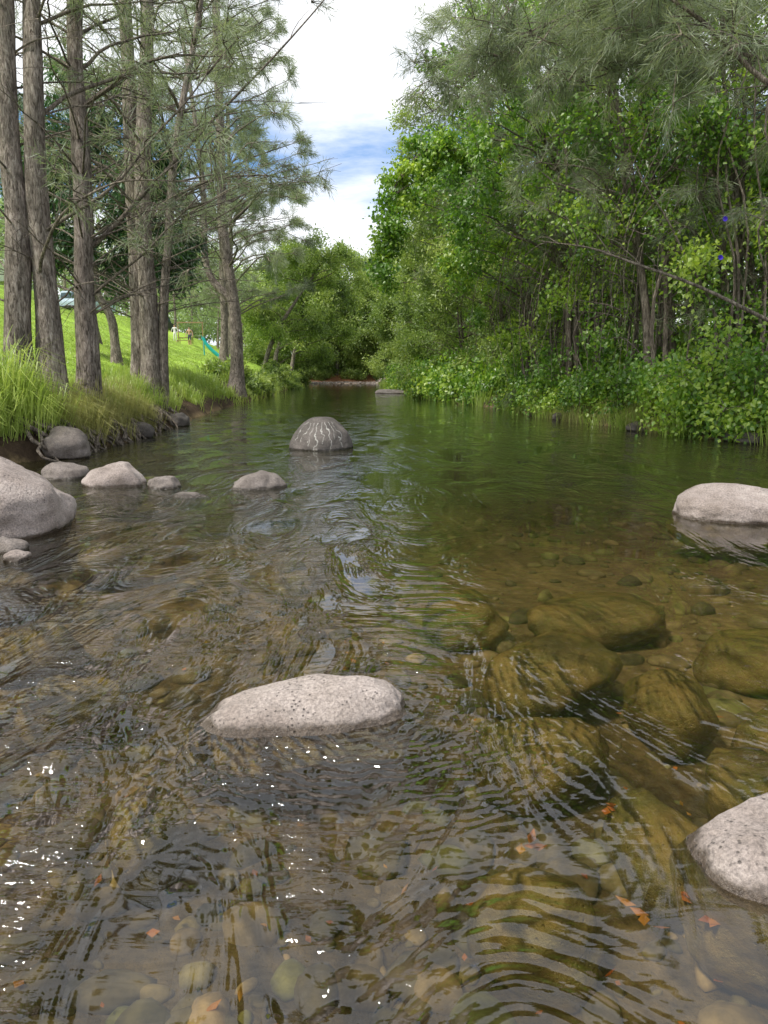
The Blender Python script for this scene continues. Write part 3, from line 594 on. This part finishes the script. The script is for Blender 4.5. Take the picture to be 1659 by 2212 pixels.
def prism(name,prof,w,mat,parent,y=0,bev=.04):
    bm=bmesh.new(); a=[bm.verts.new((x,-w/2+y,z)) for x,z in prof]; c=[bm.verts.new((x,w/2+y,z)) for x,z in prof]
    bm.faces.new(a); bm.faces.new(c[::-1]); n=len(prof)
    for i in range(n): bm.faces.new((a[i],c[i],c[(i+1)%n],a[(i+1)%n]))
    bmesh.ops.recalc_face_normals(bm,faces=bm.faces)
    if bev: bmesh.ops.bevel(bm,geom=list(bm.edges),offset=bev,segments=2,affect='EDGES')
    me=bpy.data.meshes.new(name); bm.to_mesh(me); bm.free(); me.materials.append(mat); return link(bpy.data.objects.new(name,me),parent)
def cyl(name,c,r,d,mat,parent,axis='Y',seg=24):
    bm=bmesh.new(); bmesh.ops.create_cone(bm,cap_ends=True,segments=seg,radius1=r,radius2=r,depth=d); 
    if axis=='Y': bmesh.ops.rotate(bm,verts=bm.verts,matrix=Matrix.Rotation(math.pi/2,3,'X'))
    me=bpy.data.meshes.new(name); bm.to_mesh(me); bm.free(); me.materials.append(mat); o=bpy.data.objects.new(name,me); o.location=c; return link(o,parent)
def car(x,y,rot,paint):
    e=empty('parked_car',(x,y,Hs(x,y))); e.rotation_euler=(0,0,rot)
    prism('body',[(-2.3,.45),(2.3,.45),(2.35,.95),(1.3,1.1),(-2.25,1.15),(-2.35,.9)],1.8,paint,e)
    prism('cabin',[(-2.2,1.12),(1.25,1.08),(.6,1.75),(-2.0,1.78)],1.6,paint,e)
    for s in (-1,1):
        prism('side_windows',[(-1.95,1.18),(.95,1.16),(.5,1.65),(-1.85,1.68)],.02,GLASS,e,y=s*.812,bev=0)
        for wx in (-1.45,1.45): cyl('wheel',(wx,s*.8,.38),.38,.24,RUB,e); cyl('hub',(wx,s*.93,.38),.2,.03,SILV,e)
        bx('headlight',(2.33,s*.65,.85),(.06,.3,.15),WHITE,e,.01)
    bx('rear_window',(-2.13,0,1.45),(.03,1.3,.4),GLASS,e,0,.33); bx('windscreen',(.93,0,1.42),(.03,1.4,.62),GLASS,e,0,-.76)
    bx('bumper',(2.38,0,.5),(.14,1.7,.2),BLK,e); bx('rear_bumper',(-2.38,0,.5),(.14,1.7,.2),BLK,e)
    return e
car(-24.3,62,1.2,SILV); car(-24.6,83,1.5,BLK)
e=empty('camper_trailer',(-36.5,70,Hs(-36.5,70)))
prism('body',[(-2.4,.6),(2.4,.6),(2.5,1.5),(2.1,2.6),(-2.3,2.6),(-2.5,1.4)],2,WHITE,e); bx('window',(0,-1.01,1.8),(1,.03,.5),GLASS,e,0)
for s in (-1,1): cyl('wheel',(0,s*.95,.4),.4,.25,RUB,e)
prism('awning',[(-2.3,2.5),(2.3,2.5),(2.3,2.56),(-2.3,2.56)],2.2,CANV,e,y=-2.15,bev=.01)
for s in (-2.2,2.2): cyl('awning_pole',(s,-3.2,1.25),.03,2.5,SILV,e,'Z',8)
fx,fy=-20.6,80; e=empty('timber_frame',(fx,fy,Hs(fx,fy)))
for s in (-1.3,1.3): bx('post',(s,0,.9),(.1,.1,2.7),WOOD,e,.01)
bx('beam',(0,0,2.3),(2.8,.1,.12),WOOD,e,.01)
e=empty('camp_table',(-20.1,76,Hs(-20.1,76))); bx('top',(0,0,.72),(1.5,.8,.05),WOOD,e,.01)
for s in (-.65,.65):
    for t in (-.3,.3): bx('leg',(s,t,.35),(.06,.06,.7),WOOD,e,0)
bx('bench',(0,-.7,.42),(1.5,.28,.05),WOOD,e,.01); bx('bench_leg_1',(-.6,-.7,.2),(.06,.2,.4),WOOD,e,0); bx('bench_leg_2',(.6,-.7,.2),(.06,.2,.4),WOOD,e,0)
b=B(); path=smoothpath([(-16.2,67,Hs(-16.2,67)+1.5),(-15.8,67,Hs(-15.8,67)+.95),(-15.1,67,Hs(-15.1,67)+.5),(-14.3,67,Hs(-14.3,67)+.35),(-13.3,67,Hs(-13.3,67)+.3)],16)
prof=[(-.32,.22),(-.28,.0),(-.15,-.08),(.15,-.08),(.28,0),(.32,.22)]; V=[]
for p_ in path:
    for u,w in prof: V.append((p_[0],p_[1]+u,p_[2]+w))
V=np.array(V); i=np.arange(16*6).reshape(16,6); b.add(V,np.stack([i[:-1,:-1],i[1:,:-1],i[1:,1:],i[:-1,1:]],-1).reshape(-1,4),.5)
e=empty('water_slide'); o=b.out('trough',[TEAL],e); md=o.modifiers.new('s','SOLIDIFY'); md.thickness=.04
cyl('support_post',(-16.1,67,Hs(-16.1,67)+.6),.05,1.4,TEAL,e,'Z',8)
SKIN=simple('skin',(.5,.3,.2),.6,0,.05); CW=simple('white_clothes',(.72,.7,.72),.8); CD=simple('dark_shorts',(.05,.06,.1),.8); HAIR=simple('hair',(.05,.03,.02),.7)
def person(name,x,y,top,bottom,topz,arms=.12):
    z0=Hs(x,y); e=empty(name,(x,y,z0)); V=[(0,0,.95)];R=[(.14,.1)];E=[]
    def add(p,r,par): V.append(p);R.append(r if isinstance(r,tuple) else (r,r));E.append((par,len(V)-1));return len(V)-1
    w=add((0,0,1.12),(.12,.09),0); c=add((0,0,1.3),(.16,.11),w); s=add((0,0,1.42),(.13,.09),c); nk=add((0,0,1.5),.055,s); h0=add((0,-.01,1.58),.08,nk); h1=add((0,-.01,1.67),.095,h0); add((0,0,1.74),.06,h1)
    for sg in (-1,1):
        hp=add((sg*.09,0,.88),.09,0); k=add((sg*.11,-.02,.5),.06,hp); an=add((sg*.12,.01,.09),.04,k); add((sg*.13,-.14,.04),.035,an)
        sh=add((sg*.19,0,1.4),.055,s); el=add((sg*(.2+arms),.02,1.13),.04,sh); wr=add((sg*(.2+arms*1.3),-.08,.88),.028,el); pm=add((sg*(.2+arms*1.3),-.1,.81),(.035,.02),wr)
        for f in range(4):
            a=add((sg*(.2+arms*1.3),-.13+f*.02,.77),.009,pm); add((sg*(.195+arms*1.3),-.13+f*.02,.72+.005*abs(f-1)),.008,a)
        add((sg*(.19+arms*1.3),-.15,.79),.01,pm)
    me=bpy.data.meshes.new('body'); me.from_pydata(V,E,[]); o=link(bpy.data.objects.new('body',me),e)
    md=o.modifiers.new('skin','SKIN'); md.use_smooth_shade=True
    bm=bmesh.new(); bm.from_mesh(me); l=bm.verts.layers.skin.verify()
    bm.verts.ensure_lookup_table()
    for i_,v in enumerate(bm.verts): v[l].radius=R[i_]; v[l].use_root=(i_==0)
    bm.to_mesh(me); bm.free()
    o.modifiers.new('sub','SUBSURF').levels=1
    dg=bpy.context.evaluated_depsgraph_get(); ev=o.evaluated_get(dg); m2=bpy.data.meshes.new_from_object(ev); o.modifiers.clear(); o.data=m2
    m2.materials.clear()
    for mm in (SKIN,top,bottom,HAIR): m2.materials.append(mm)
    for p_ in m2.polygons:
        c_=p_.center; k=0
        if c_.z>1.68 or (c_.z>1.57 and c_.y>.02): k=3
        elif topz<=c_.z<1.47 and abs(c_.x)<.32 and top is not SKIN: k=1
        elif (.5 if bottom is CD else .15)<c_.z<.98 and abs(c_.x)<.21: k=2
        p_.material_index=k; p_.use_smooth=True
    for sg in (-1,1): 
        q=cyl('eye',(sg*.032,-.1,1.64),.012,.01,BLK,e,'Y',8)
    bm=bmesh.new(); bmesh.ops.create_cone(bm,segments=6,radius1=.018,radius2=.005,depth=.04); me3=bpy.data.meshes.new('nose'); bm.to_mesh(me3); bm.free(); me3.materials.append(SKIN); q=bpy.data.objects.new('nose',me3); q.location=(0,-.105,1.61); link(q,e)
    return e
person('woman_in_white',-20.6,74,CW,CW,.95); person('man_in_shorts',-19.3,74.5,SKIN,CD,.95)
